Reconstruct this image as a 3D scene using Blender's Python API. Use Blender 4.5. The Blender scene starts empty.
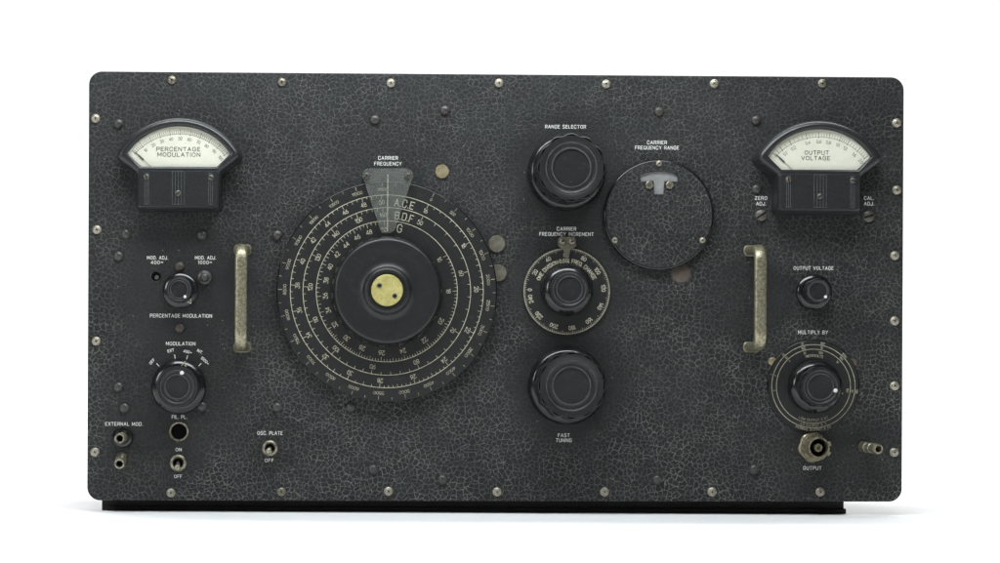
import bpy, bmesh, math, random
from mathutils import Vector, Matrix
random.seed(7)
R = math.radians
scene = bpy.context.scene
col = scene.collection

# ------------------------------------------------------------------ scale and calibration
S = 0.000875                 # metres per photograph pixel on the front panel's plane
D = 2100.0                   # camera distance from the panel, in the same units
VX, VY = 320.0, 392.0        # where the panel's normal vanishes in the photograph
ROLL = R(0.27)
XC, FLOOR = 494.0, 513.0     # panel centre line and floor level

# ------------------------------------------------------------------ camera
cam_d = bpy.data.cameras.new('camera')
cam_d.sensor_width = 36.0
cam_d.lens = 36.0 * D / 1000.0
cam_d.shift_x = (500 - VX) / 1000.0
cam_d.shift_y = (VY - 281.5) / 1000.0
cam_d.clip_start, cam_d.clip_end = 0.05, 50
cam = bpy.data.objects.new('camera', cam_d)
col.objects.link(cam)
cam.location = ((VX - XC) * S, -D * S, (FLOOR - VY) * S)
cam.rotation_euler = (Matrix.Rotation(R(90), 4, 'X') @ Matrix.Rotation(ROLL, 4, 'Z')).to_euler()
scene.camera = cam

# ------------------------------------------------------------------ world, lamps, exposure
w = bpy.data.worlds.new('World')
scene.world = w
w.use_nodes = True
w.node_tree.nodes['Background'].inputs[0].default_value = (0.95, 0.97, 1.0, 1)
w.node_tree.nodes['Background'].inputs[1].default_value = 0.05

def area(name, loc, aim, sx, sy, power, color):
    d = bpy.data.lights.new(name, 'AREA')
    d.shape, d.size, d.size_y, d.energy, d.color = 'RECTANGLE', sx, sy, power, color
    o = bpy.data.objects.new(name, d)
    col.objects.link(o)
    o.location = loc
    o.rotation_euler = (Vector(aim) - Vector(loc)).to_track_quat('-Z', 'Y').to_euler()
    return o

area('overhead_softbox', (-0.06, -0.35, 0.78), (-0.01, 0.0, 0.32), 0.80, 0.20, 7.3, (0.91, 0.97, 1.0))
area('side_softbox', (-1.05, -0.75, 0.50), (0.0, 0.0, 0.22), 0.24, 0.36, 3.0, (0.93, 0.97, 1.0))
area('backdrop_fill_lamp', (0.0, 0.70, 1.95), (0.0, 1.15, 0.15), 3.0, 0.6, 68.0, (1, 1, 1))  # added lamp out of view, only to whiten the backdrop
area('floor_fill_lamp', (0.0, -0.30, 2.1), (0.0, -0.25, 0.0), 3.0, 0.5, 3.0, (1.0, 0.985, 0.96))  # added lamp out of view, whitens the floor and lightens the shadow on it

scene.view_settings.view_transform = 'Standard'
scene.view_settings.look = 'None'
scene.view_settings.exposure = 0.0
scene.view_settings.gamma = 1.0
scene.view_settings.use_curve_mapping = False
scene.cycles.use_denoising = True
scene.cycles.max_bounces = 8
scene.cycles.transparent_max_bounces = 12
scene.cycles.sample_clamp_indirect = 4

# ------------------------------------------------------------------ materials
class NT:
    def __init__(s, name):
        s.m = bpy.data.materials.new(name)
        s.m.use_nodes = True
        s.t = s.m.node_tree
        s.b = s.t.nodes['Principled BSDF']
        s.out = s.t.nodes['Material Output']
    def n(s, typ, **kw):
        x = s.t.nodes.new(typ)
        for k, v in kw.items():
            if isinstance(v, tuple) and k == 'ins':
                continue
            setattr(x, k, v)
        return x
    def l(s, a, b):
        s.t.links.new(a, b)
    def val(s, x, v):
        if hasattr(v, 'links') or hasattr(v, 'is_output'):
            s.l(v, x)
        else:
            x.default_value = v
    def math(s, op, a, b=0.0, c=None, clamp=False):
        x = s.n('ShaderNodeMath', operation=op, use_clamp=clamp)
        s.val(x.inputs[0], a)
        s.val(x.inputs[1], b)
        if c is not None:
            s.val(x.inputs[2], c)
        return x.outputs[0]
    def rng(s, v, a, b, c=0.0, d=1.0, smooth=True):
        x = s.n('ShaderNodeMapRange')
        if smooth:
            x.interpolation_type = 'SMOOTHSTEP'
        s.val(x.inputs['Value'], v)
        for k, q in zip(('From Min', 'From Max', 'To Min', 'To Max'), (a, b, c, d)):
            s.val(x.inputs[k], q)
        return x.outputs[0]
    def mix(s, f, a, b):
        x = s.n('ShaderNodeMix', data_type='RGBA')
        s.val(x.inputs[0], f)
        s.val(x.inputs[6], a)
        s.val(x.inputs[7], b)
        return x.outputs[2]
    def coords(s):                       # object coordinates in panel pixels
        tc = s.n('ShaderNodeTexCoord')
        mp = s.n('ShaderNodeMapping')
        mp.inputs['Scale'].default_value = (1 / S, 1 / S, 1 / S)
        s.l(tc.outputs['Object'], mp.inputs['Vector'])
        return mp.outputs[0]
    def noise(s, vec, scale, detail=3.0, rough=0.55, dist=0.0, color=False):
        x = s.n('ShaderNodeTexNoise')
        s.l(vec, x.inputs['Vector'])
        x.inputs['Scale'].default_value = scale
        x.inputs['Detail'].default_value = detail
        x.inputs['Roughness'].default_value = rough
        x.inputs['Distortion'].default_value = dist
        return x.outputs['Color' if color else 'Fac']
    def bump(s, h, strength, dist):
        x = s.n('ShaderNodeBump')
        x.inputs['Strength'].default_value = strength
        x.inputs['Distance'].default_value = dist
        s.l(h, x.inputs['Height'])
        s.l(x.outputs[0], s.b.inputs['Normal'])

def c4(c):
    return (c[0], c[1], c[2], 1.0)

def plain(name, c, rough=0.5, metal=0.0, var=0.25, nscale=0.35, bump=0.0, spec=0.5, c2=None, rvar=0.12, fine=0.0, dust=0.0):
    """a paint, plastic or metal with uneven colour, gloss and a little relief"""
    s = NT(name)
    v = s.coords()
    n1 = s.noise(v, nscale, 4, 0.6)
    n2 = s.noise(v, nscale * 4.3, 3, 0.6)
    f = s.rng(s.math('MULTIPLY_ADD', n1, 0.6, s.math('MULTIPLY', n2, 0.4)), 0.36, 0.64)
    if c2 is None:
        c2 = [min(1, x * (1 + var)) for x in c]
        c = [x * (1 - var) for x in c]
    cc_ = s.mix(f, c4(c), c4(c2))
    if dust:
        ds = s.n('ShaderNodeTexVoronoi', feature='F1')
        s.l(v, ds.inputs['Vector']); ds.inputs['Scale'].default_value = 1 / 4.5
        sep = s.n('ShaderNodeSeparateColor'); s.l(ds.outputs['Color'], sep.inputs[0])
        speck = s.math('MULTIPLY', s.rng(ds.outputs['Distance'], 0.06, 0.15, 1.0, 0.0), s.rng(sep.outputs[0], 0.74, 0.9))
        film = s.rng(s.noise(v, 0.10, 4, 0.7, 1.5), 0.50, 0.78, 0.0, 0.22)
        cc_ = s.mix(s.math('MULTIPLY', s.math('MAXIMUM', speck, film), dust), cc_, (0.17, 0.17, 0.16, 1))
    s.l(cc_, s.b.inputs['Base Color'])
    s.l(s.rng(n2, 0.3, 0.7, max(0.03, rough - rvar), min(1, rough + rvar)), s.b.inputs['Roughness'])
    s.b.inputs['Metallic'].default_value = metal
    s.b.inputs['Specular IOR Level'].default_value = spec
    if bump:
        s.bump(s.noise(v, 1.1, 4, 0.65) if not fine else s.noise(v, fine, 3, 0.6), bump, S * 0.7)
    return s.m

def crackle(name, ox=0.0):
    """old black crackle lacquer: a web of pale cracks over a pebbled dark coat"""
    s = NT(name)
    v0 = s.coords()
    sp = s.n('ShaderNodeSeparateXYZ')
    s.l(v0, sp.inputs[0])
    cb = s.n('ShaderNodeCombineXYZ')
    s.l(s.math('ADD', sp.outputs[0], ox), cb.inputs[0])
    s.l(sp.outputs[2], cb.inputs[1])
    v = cb.outputs[0]
    def warp(vec, scale, amt):
        nz = s.noise(vec, scale, 2, 0.6, color=True)
        sub = s.n('ShaderNodeVectorMath', operation='SUBTRACT')
        s.l(nz, sub.inputs[0]); sub.inputs[1].default_value = (0.5, 0.5, 0.5)
        sc = s.n('ShaderNodeVectorMath', operation='SCALE')
        s.l(sub.outputs[0], sc.inputs[0]); sc.inputs['Scale'].default_value = amt
        ad = s.n('ShaderNodeVectorMath', operation='ADD')
        s.l(vec, ad.inputs[0]); s.l(sc.outputs[0], ad.inputs[1])
        return ad.outputs[0]
    vw = warp(warp(warp(v, 0.02, 15.0), 0.17, 4.2), 0.55, 2.9)
    def vor(scale):
        x = s.n('ShaderNodeTexVoronoi', feature='DISTANCE_TO_EDGE', voronoi_dimensions='2D')
        x.inputs['Scale'].default_value = scale
        s.l(vw, x.inputs['Vector'])
        return x.outputs['Distance']
    e1, e2 = vor(1 / 5.0), vor(1 / 3.2)
    wid = s.rng(s.noise(v, 0.11, 2), 0.3, 0.7, 0.042, 0.095)
    l1 = s.rng(e1, s.math('MULTIPLY', wid, 0.3), s.math('MULTIPLY', wid, 1.35), 1.0, 0.0)
    brk1 = s.rng(s.noise(v, 0.17, 2), 0.32, 0.52, 0.68, 1.0)
    l2 = s.rng(e2, 0.03, 0.14, 1.0, 0.0)
    brk2 = s.rng(s.noise(v, 0.13, 2, 0.5, 1.0), 0.46, 0.60)
    web = s.math('MAXIMUM', s.math('MULTIPLY', l1, brk1), s.math('MULTIPLY', s.math('MULTIPLY', l2, brk2), 0.28))
    # where the lacquer has been rubbed smooth by hands the cracks are filled
    big = s.rng(s.noise(v, 0.0085, 3, 0.5, 0.6), 0.32, 0.56, 0.68, 1.0)
    def spot(cx, cz, r0, r1, amt):
        dx = s.math('SUBTRACT', sp.outputs[0], cx)
        dz = s.math('SUBTRACT', sp.outputs[2], cz)
        dd = s.math('SQRT', s.math('ADD', s.math('MULTIPLY', dx, dx), s.math('MULTIPLY', dz, dz)))
        return s.rng(s.math('ADD', dd, s.math('MULTIPLY', s.noise(v, 0.05, 2), 26.0)), r0, r1, 1 - amt, 1.0)
    # crackle heavier at the foot; upwards it is painted fainter to stand for sheen
    big = s.math('MULTIPLY', big, s.rng(s.math('MULTIPLY_ADD', s.noise(v, 0.011, 2), 150.0, sp.outputs[2]), 70.0, 420.0, 1.0, 0.46) if ox == 0.0 else 0.50)
    if ox == 0.0:
        for a in WORN:
            big = s.math('MULTIPLY', big, spot(*a))
    web = s.math('MULTIPLY', web, big)
    # colours
    n1 = s.noise(v, 0.012, 4, 0.6)
    n2 = s.noise(v, 0.45, 4, 0.65)
    base = s.mix(s.rng(n1, 0.35, 0.65), (0.0118, 0.0122, 0.0121, 1), (0.0195, 0.0201, 0.0200, 1))
    base = s.mix(s.rng(n2, 0.42, 0.7, 0.0, 0.5), base, (0.0265, 0.0276, 0.0282, 1))
    crk = s.mix(s.rng(s.noise(v, 0.03, 3), 0.35, 0.65), (0.102, 0.107, 0.104, 1), (0.170, 0.173, 0.159, 1))
    colr = s.mix(s.math('MULTIPLY', web, 0.9), base, crk)
    # pale specks of dust and chips
    ds = s.n('ShaderNodeTexVoronoi', voronoi_dimensions='2D', feature='F1')
    s.l(v, ds.inputs['Vector']); ds.inputs['Scale'].default_value = 1 / 15.0
    sep = s.n('ShaderNodeSeparateColor'); s.l(ds.outputs['Color'], sep.inputs[0])
    speck = s.math('MULTIPLY', s.rng(ds.outputs['Distance'], 0.02, 0.055, 1.0, 0.0), s.rng(sep.outputs[0], 0.80, 0.86))
    colr = s.mix(s.math('MULTIPLY', speck, 0.6), colr, (0.25, 0.24, 0.20, 1))
    s.l(colr, s.b.inputs['Base Color'])
    s.l(s.rng(n2, 0.3, 0.7, 0.44, 0.62), s.b.inputs['Roughness'])
    s.b.inputs['Specular IOR Level'].default_value = 0.30
    peb = s.math('MULTIPLY_ADD', s.noise(v, 0.42, 3, 0.6), 0.9, s.math('MULTIPLY', web, 0.5))
    s.bump(peb, 0.55, S * 1.0)
    return s.m

# places (panel pixels from the centre line and the floor) worn smooth round the controls
def wp(px, py):
    return px - XC, FLOOR - py
WORN = []
for px, py, r0, r1, a in ((180, 290, 44, 92, .82), (178, 395, 50, 92, .72), (566, 172, 44, 78, .80), (567, 386, 44, 78, .85),
                          (150, 450, 30, 72, .55), (242, 296, 24, 60, .6), (752, 296, 26, 62, .7), (565, 285, 50, 74, .7),
                          (812, 455, 24, 66, .65), (270, 448, 18, 46, .55), (868, 450, 18, 60, .65), (388, 160, 20, 60, .45)):
    x, z = wp(px, py)
    WORN.append((x, z, r0 + 13, r1 + 13, a))

M = {}
M['panel'] = crackle('black_crackle_lacquer')
M['plate'] = crackle('black_crackle_lacquer_cover', 371.0)
M['bakelite'] = plain('black_bakelite_polished', (0.009, 0.009, 0.0095), 0.19, spec=0.6, var=0.3, rvar=0.09, dust=0.35)
M['face'] = plain('black_bakelite_satin', (0.0125, 0.0125, 0.013), 0.40, var=0.3, nscale=0.5, bump=0.08, dust=0.5)
M['ring'] = plain('dusty_black_bakelite', (0.055, 0.057, 0.060), 0.42, var=0.4, nscale=0.12)
M['hub'] = plain('dusty_black_hub', (0.0115, 0.0118, 0.012), 0.38, nscale=0.4, bump=0.03, c2=(0.0155, 0.016, 0.0162), rvar=0.05, dust=0.4)
M['case'] = plain('moulded_black_case', (0.019, 0.020, 0.0212), 0.34, var=0.08, nscale=0.5, bump=0.03, dust=0.3)
M['rib'] = plain('dusty_moulded_rib', (0.085, 0.090, 0.092), 0.55, var=0.4)
M['dial'] = plain('black_dial_enamel', (0.012, 0.012, 0.012), 0.42, nscale=0.4, c2=(0.014, 0.014, 0.0138), rvar=0.05, dust=0.35)
M['black'] = plain('dull_black_paint', (0.010, 0.010, 0.010), 0.7, var=0.3)
M['base'] = plain('black_brown_base', (0.010, 0.008, 0.007), 0.8, var=0.4)
M['hole'] = plain('painted_inside_shade', (0.003, 0.003, 0.003), 0.8, var=0.2, spec=0.05)  # near-black that paints in the shade inside holes, slots and recesses
M['white'] = plain('engraved_white_fill', (0.60, 0.60, 0.56), 0.7, var=0.0, nscale=0.6, c2=(0.86, 0.86, 0.82))
M['cream'] = plain('engraved_cream_fill', (0.30, 0.285, 0.21), 0.7, nscale=0.35, c2=(0.58, 0.55, 0.42))
M['rim'] = plain('dull_cream_rim', (0.17, 0.16, 0.12), 0.6, nscale=0.25, c2=(0.30, 0.285, 0.21))
M['faded'] = plain('faded_cream_fill', (0.16, 0.15, 0.11), 0.7, nscale=0.5, c2=(0.44, 0.42, 0.32))
M['ink'] = plain('black_scale_ink', (0.05, 0.05, 0.05), 0.7, var=0.2, nscale=0.8)
M['ink2'] = plain('grey_scale_ink', (0.16, 0.155, 0.14), 0.7, var=0.3, nscale=0.8)
M['paper'] = plain('ivory_scale_card', (0.80, 0.775, 0.665), 0.7, nscale=0.03, c2=(0.85, 0.83, 0.735))
M['nickel'] = plain('tarnished_nickel', (0.20, 0.185, 0.135), 0.36, metal=0.8, var=0.0, nscale=0.4, c2=(0.44, 0.41, 0.32))
M['screw'] = plain('bright_screw_steel', (0.30, 0.275, 0.215), 0.44, metal=0.6, nscale=0.5, c2=(0.50, 0.47, 0.38))
M['handle'] = plain('worn_handle_plating', (0.19, 0.17, 0.105), 0.36, metal=0.7, nscale=0.3, c2=(0.43, 0.405, 0.29), bump=0.35, fine=0.9)
M['brass'] = plain('yellow_brass_disc', (0.52, 0.46, 0.15), 0.40, metal=0.4, nscale=0.12, c2=(0.66, 0.60, 0.25), bump=0.1)
M['button'] = plain('aged_brass_plug', (0.24, 0.20, 0.12), 0.45, metal=0.45, nscale=0.2, c2=(0.36, 0.31, 0.19))
M['plug'] = plain('grey_brass_plug', (0.13, 0.118, 0.09), 0.45, metal=0.5, nscale=0.2, c2=(0.22, 0.205, 0.16))
M['brownplug'] = plain('brown_plug', (0.085, 0.066, 0.050), 0.45, metal=0.2, nscale=0.2, c2=(0.125, 0.10, 0.08))
M['rivet'] = plain('black_painted_rivet', (0.050, 0.048, 0.044), 0.36, var=0.3, bump=0.1)
M['rivetbrown'] = plain('brown_rivet', (0.050, 0.042, 0.035), 0.45, var=0.3, bump=0.2)
M['aged'] = plain('aged_terminal_metal', (0.13, 0.12, 0.085), 0.38, metal=0.7, nscale=0.35, c2=(0.42, 0.39, 0.29), bump=0.2)
M['brassy'] = plain('aged_brass_connector', (0.13, 0.11, 0.07), 0.36, metal=0.65, nscale=0.3, c2=(0.36, 0.32, 0.225), bump=0.2)
M['slot'] = plain('slotted_dull_screw', (0.07, 0.066, 0.058), 0.45, metal=0.4, nscale=0.3, c2=(0.13, 0.12, 0.10))
M['frost'] = plain('grey_frosted_window', (0.225, 0.225, 0.222), 0.4, nscale=0.08, c2=(0.275, 0.275, 0.27))
M['backdrop'] = plain('white_seamless_paper', (0.86, 0.86, 0.86), 0.85, nscale=0.01, c2=(0.88, 0.88, 0.88), spec=0.1)

def see_through(name, tint, haze, hazecol, rough):
    s = NT(name)
    tr = s.n('ShaderNodeBsdfTransparent'); tr.inputs[0].default_value = c4(tint)
    s.b.inputs['Base Color'].default_value = c4(hazecol)
    s.b.inputs['Roughness'].default_value = rough
    mx = s.n('ShaderNodeMixShader')
    v = s.coords()
    s.l(s.rng(s.noise(v, 0.15, 4, 0.6), 0.3, 0.7, haze * 0.75, haze * 1.25), mx.inputs[0])
    s.l(tr.outputs[0], mx.inputs[1]); s.l(s.b.outputs[0], mx.inputs[2])
    gl = s.n('ShaderNodeBsdfGlossy'); gl.inputs['Roughness'].default_value = rough
    fr = s.n('ShaderNodeFresnel'); geo = s.n('ShaderNodeNewGeometry'); s.l(s.rng(geo.outputs['Backfacing'], 0.0, 1.0, 1.45, 1 / 1.45, False), fr.inputs[0])
    m2 = s.n('ShaderNodeMixShader')
    s.l(fr.outputs[0], m2.inputs[0]); s.l(mx.outputs[0], m2.inputs[1]); s.l(gl.outputs[0], m2.inputs[2])
    s.l(m2.outputs[0], s.out.inputs['Surface'])
    return s.m
M['glass'] = see_through('meter_glass', (0.985, 0.99, 0.98), 0.012, (0.5, 0.5, 0.5), 0.06)
M['cursor'] = see_through('clear_cursor_plastic', (0.90, 0.915, 0.90), 0.085, (0.53, 0.56, 0.52), 0.30)

# ------------------------------------------------------------------ geometry helpers (local frame: x right, y up, z out of the panel, in panel pixels)
class MB:
    def __init__(s):
        s.v, s.f = [], []
    def add(s, vs, fs):
        o = len(s.v)
        s.v += [tuple(p) for p in vs]
        s.f += [tuple(i + o for i in f) for f in fs]
        return s
    def mesh(s, name, mat, angle=32):
        me = bpy.data.meshes.new(name)
        me.from_pydata([(x * S, -z * S, y * S) for x, y, z in s.v], [], s.f)
        bm = bmesh.new(); bm.from_mesh(me)
        bmesh.ops.recalc_face_normals(bm, faces=bm.faces)
        bm.to_mesh(me); bm.free()
        for p in me.polygons:
            p.use_smooth = True
        me.set_sharp_from_angle(angle=R(angle))
        me.materials.append(M[mat])
        return me
    # surfaces of revolution; fl(theta, k) may change the radius
    def lathe(s, prof, seg=48, c=(0, 0), fl=None, cap0=True, cap1=True, axis=None):
        n = len(prof); vs = []; fs = []
        for k, (r, z) in enumerate(prof):
            for i in range(seg):
                t = 2 * math.pi * i / seg
                rr = r if fl is None else fl(t, k, r)
                vs.append((c[0] + rr * math.cos(t), c[1] + rr * math.sin(t), z))
        for k in range(n - 1):
            for i in range(seg):
                j = (i + 1) % seg
                fs.append((k * seg + i, k * seg + j, (k + 1) * seg + j, (k + 1) * seg + i))
        if cap0:
            fs.append(tuple(range(seg))[::-1])
        if cap1:
            fs.append(tuple((n - 1) * seg + i for i in range(seg)))
        return s.add(vs, fs)
    def ring(s, r0, r1, z, seg=96, a0=0, a1=360, c=(0, 0)):
        full = abs(a1 - a0) >= 359.99
        m = max(3, int(seg * abs(a1 - a0) / 360))
        vs, fs = [], []
        for i in range(m if full else m + 1):
            t = R(a0 + (a1 - a0) * i / m)
            for r in (r0, r1):
                vs.append((c[0] + r * math.sin(t), c[1] + r * math.cos(t), z))
        q = m if full else m + 1
        for i in range(m):
            j = (i + 1) % q
            fs.append((2 * i, 2 * j, 2 * j + 1, 2 * i + 1))
        return s.add(vs, fs)
    def box(s, x0, x1, y0, y1, z0, z1, ch=0.0):
        if ch <= 0:
            vs = [(x, y, z) for z in (z0, z1) for x, y in ((x0, y0), (x1, y0), (x1, y1), (x0, y1))]
            return s.add(vs, [(3, 2, 1, 0), (4, 5, 6, 7), (0, 1, 5, 4), (1, 2, 6, 5), (2, 3, 7, 6), (3, 0, 4, 7)])
        return s.prism([(x0, y0), (x1, y0), (x1, y1), (x0, y1)], [(0, z0), (0, z1 - ch), (ch, z1)])
    # outline swept through (inset, z) steps and capped
    def prism(s, pts, steps, hole=None, hole_steps=None):
        rings = [[(p[0], p[1], z) for p in inset(pts, d)] for d, z in steps]
        n = len(pts)
        vs = [p for r_ in rings for p in r_]
        fs = []
        for k in range(len(rings) - 1):
            for i in range(n):
                j = (i + 1) % n
                fs.append((k * n + i, k * n + j, (k + 1) * n + j, (k + 1) * n + i))
        if hole is None:
            fs.append(tuple((len(rings) - 1) * n + i for i in range(n)))
            fs.append(tuple(range(n))[::-1])
            return s.add(vs, fs)
        s.add(vs, fs)
        hr = [[(p[0], p[1], z) for p in inset(hole, d)] for d, z in hole_steps]
        m = len(hole)
        s.add([p for r_ in hr for p in r_], [(k * m + i, k * m + (i + 1) % m, (k + 1) * m + (i + 1) % m, (k + 1) * m + i)
                                            for k in range(len(hr) - 1) for i in range(m)])
        bm = bmesh.new()
        es = []
        for loop in (rings[-1], hr[0]):
            q = [bm.verts.new(p) for p in loop]
            es += [bm.edges.new((q[i], q[(i + 1) % len(q)])) for i in range(len(q))]
        bmesh.ops.triangle_fill(bm, use_beauty=True, use_dissolve=False, edges=es, normal=(0, 0, 1))
        bm.verts.index_update()
        s.add([v.co[:] for v in bm.verts], [tuple(v.index for v in f.verts) for f in bm.faces])
        bm.free()
        return s
    def tube(s, path, radii, seg=16, caps=True):
        vs, fs = [], []
        n = len(path)
        for k, p in enumerate(path):
            a = Vector(path[max(0, k - 1)]); b = Vector(path[min(n - 1, k + 1)])
            d = (b - a).normalized()
            u = d.cross(Vector((0.3, 1, 0.1))).normalized(); w_ = d.cross(u)
            for i in range(seg):
                t = 2 * math.pi * i / seg
                q = Vector(p) + (u * math.cos(t) + w_ * math.sin(t)) * radii[k]
                vs.append(q[:])
        for k in range(n - 1):
            for i in range(seg):
                j = (i + 1) % seg
                fs.append((k * seg + i, k * seg + j, (k + 1) * seg + j, (k + 1) * seg + i))
        if caps:
            fs.append(tuple(range(seg))[::-1]); fs.append(tuple((n - 1) * seg + i for i in range(seg)))
        return s.add(vs, fs)

def inset(pts, d):
    if abs(d) < 1e-9:
        return [tuple(p) for p in pts]
    n = len(pts); out = []
    ar = sum(pts[i][0] * pts[(i + 1) % n][1] - pts[(i + 1) % n][0] * pts[i][1] for i in range(n))
    sg = 1 if ar > 0 else -1
    for i in range(n):
        p0, p, p1 = (Vector(pts[i - 1]), Vector(pts[i]), Vector(pts[(i + 1) % n]))
        a = (p - p0).normalized(); b = (p1 - p).normalized()
        na = Vector((-a.y, a.x)) * sg; nb = Vector((-b.y, b.x)) * sg
        m = na + nb
        m = m / max(0.35, m.dot(na)) if m.length > 1e-6 else na
        out.append((p.x + m.x * d, p.y + m.y * d))
    return out

def rounded(pts, rad, k=6):
    out = []; n = len(pts)
    for i in range(n):
        p0, p, p1 = Vector(pts[i - 1]), Vector(pts[i]), Vector(pts[(i + 1) % n])
        r = rad[i] if isinstance(rad, (list, tuple)) else rad
        if r <= 0:
            out.append(p[:]); continue
        a = (p0 - p).normalized(); b = (p1 - p).normalized()
        ang = a.angle(b)
        t = min(r / math.tan(ang / 2), (p0 - p).length * 0.49, (p1 - p).length * 0.49)
        A, B = p + a * t, p + b * t
        for j in range(k + 1):
            u = j / k
            # quarter arc by a conic blend
            wgt = math.sin(ang / 2)
            q = (A * (1 - u) ** 2 + p * 2 * u * (1 - u) * wgt + B * u * u) / ((1 - u) ** 2 + 2 * u * (1 - u) * wgt + u * u)
            out.append(q[:])
    return out

ABS = {}
def unroll(px, py):
    dx, dy = px - VX, py - VY
    c, s_ = math.cos(-ROLL), math.sin(-ROLL)
    return VX + dx * c - dy * s_, VY + dx * s_ + dy * c
def P(px, py, z=0.0):
    """photograph pixel of a point standing z off the panel -> panel coordinates"""
    x, y = unroll(px, py)
    k = (D - z) / D
    return VX + (x - VX) * k, VY + (y - VY) * k
def k_at(z):
    return (D - z) / D
def put(name, me, parent, pos, z=0.0, rot=0.0, label=None, kind=None):
    """link a mesh at panel position pos (panel pixels), z off the panel, turned by rot degrees clockwise"""
    o = bpy.data.objects.new(name, me)
    col.objects.link(o)
    a = Vector(((pos[0] - XC) * S, -z * S, (FLOOR - pos[1]) * S))
    ABS[o.name] = a
    if parent is not None:
        o.parent = parent
        o.location = a - ABS[parent.name]
    else:
        o.location = a
    if rot:
        o.rotation_euler = (0, R(rot), 0)
    if label:
        o['label'] = label
    if kind:
        o['kind'] = kind
    return o

# ------------------------------------------------------------------ engraver's single-stroke lettering
G = {
 'A': (4.2, '0,0 2.1,6 4.2,0|0.75,2 3.45,2'), 'B': (3.7, '0,3.1 0,6 2.2,6 ~3.4,5.6 3.4,3.5 2.2,3.1 0,3.1 0,0 2.4,0 ~3.8,.5 3.8,2.6 2.2,3.1'),
 'C': (4, '~3.9,4.4 3.4,6.3 .6,6.3 0,3.9 0,2.1 .6,-.3 3.4,-.3 3.9,1.6'), 'D': (3.9, '0,0 0,6 1.8,6 ~3.9,6 3.9,3 3.9,0 1.8,0 0,0'),
 'E': (3.3, '3.3,6 0,6 0,0 3.3,0|0,3.1 2.7,3.1'), 'F': (3.2, '3.2,6 0,6 0,0|0,3.1 2.6,3.1'),
 'G': (4.1, '~3.9,4.4 3.4,6.3 .6,6.3 0,3.9 0,2.1 .6,-.3 3.4,-.3 4,1.4 4,2.8 4,2.8|4,2.8 2.4,2.8'), 'H': (3.8, '0,0 0,6|3.8,0 3.8,6|0,3.1 3.8,3.1'),
 'I': (0, '0,0 0,6'), 'J': (2.8, '~2.8,6 2.8,6 2.8,1.8 2.6,-.3 .2,-.3 0,1.6'), 'K': (3.7, '0,0 0,6|3.6,6 0,2.4|1.3,3.6 3.7,0'),
 'L': (3.1, '0,6 0,0 3.1,0'), 'M': (4.6, '0,0 0,6 2.3,1.6 4.6,6 4.6,0'), 'N': (3.9, '0,0 0,6 3.9,0 3.9,6'),
 'O': (4.2, 'o0,0,4.2,6'), 'P': (3.5, '0,0 0,6 2.1,6 ~3.7,5.6 3.7,3.1 2.1,2.7 0,2.7'), 'Q': (4.2, 'o0,0,4.2,6|2.6,1.6 4.3,-.3'),
 'R': (3.7, '0,0 0,6 2.1,6 ~3.7,5.6 3.7,3.1 2.1,2.8 0,2.8|2,2.8 3.8,0'),
 'S': (3.7, '~3.5,4.8 3.2,6.2 .5,6.3 0,4.9 .4,3.4 3.3,2.7 3.8,1.2 3.2,-.3 .4,-.2 0,1.3'), 'T': (3.8, '0,6 3.8,6|1.9,6 1.9,0'),
 'U': (3.8, '~0,6 0,6 0,2 .4,-.3 3.4,-.3 3.8,2 3.8,6 3.8,6'), 'V': (4.2, '0,6 2.1,0 4.2,6'), 'W': (5.6, '0,6 1.4,0 2.8,5.4 4.2,0 5.6,6'),
 'X': (3.8, '0,0 3.8,6|0,6 3.8,0'), 'Y': (4, '0,6 2,2.8 4,6|2,2.8 2,0'), 'Z': (3.6, '0,6 3.6,6 0,0 3.6,0'),
 '0': (3.4, 'o0,0,3.4,6'), '1': (1.2, '0,4.8 1.2,6 1.2,0'), '2': (3.4, '~0,4.6 .2,6.3 3.2,6.3 3.4,4.2 2.4,2.8 .2,.6 0,0|0,0 3.4,0'),
 '3': (3.4, '0,6 3.3,6 1.5,3.6 ~3.4,3.4 3.6,.3 2.2,-.3 .4,-.3 0,1.2'), '4': (3.6, '2.7,0 2.7,6 0,1.7 3.6,1.7'),
 '5': (3.4, '3.1,6 .5,6 .3,3.3 ~1,3.9 3.4,4 3.7,1.6 3,-.4 .4,-.4 0,1.2'), '6': (3.4, '~2.9,6 1.2,4.8 0,2.8 0,.6 1,-.1 2.6,-.1 3.5,.7 3.5,2.8 2.6,3.5 1,3.5 0,2.4'),
 '7': (3.3, '0,6 3.3,6 1.1,0'), '8': (3.4, 'o.3,3.2,3.1,6|o0,0,3.4,3.2'), '9': (3.4, '~.5,0 2.2,1.2 3.4,3.2 3.4,5.4 2.4,6.1 .8,6.1 -.1,5.3 -.1,3.2 .8,2.5 2.4,2.5 3.4,3.6'),
 '.': (.3, '0,.15 .4,.15'), '%': (4, 'o0,3.6,1.6,6|o2.4,0,4,2.4|.4,0 3.6,6'), '*': (.8, '0,3 .9,3'), '-': (2, '0,3 2,3'), ' ': (1.6, ''),
 '`': (3.6, '~0,2.4 .6,4.2 1.6,3.9 2,2.6 3,2.3 3.6,4.1'), '/': (3, '0,0 3,6'),
}
def chaikin(p, it=2):
    for _ in range(it):
        q = [p[0]]
        for a, b in zip(p, p[1:]):
            q += [(a[0] * .75 + b[0] * .25, a[1] * .75 + b[1] * .25), (a[0] * .25 + b[0] * .75, a[1] * .25 + b[1] * .75)]
        p = q + [p[-1]]
    return p
GL = {}
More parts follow.
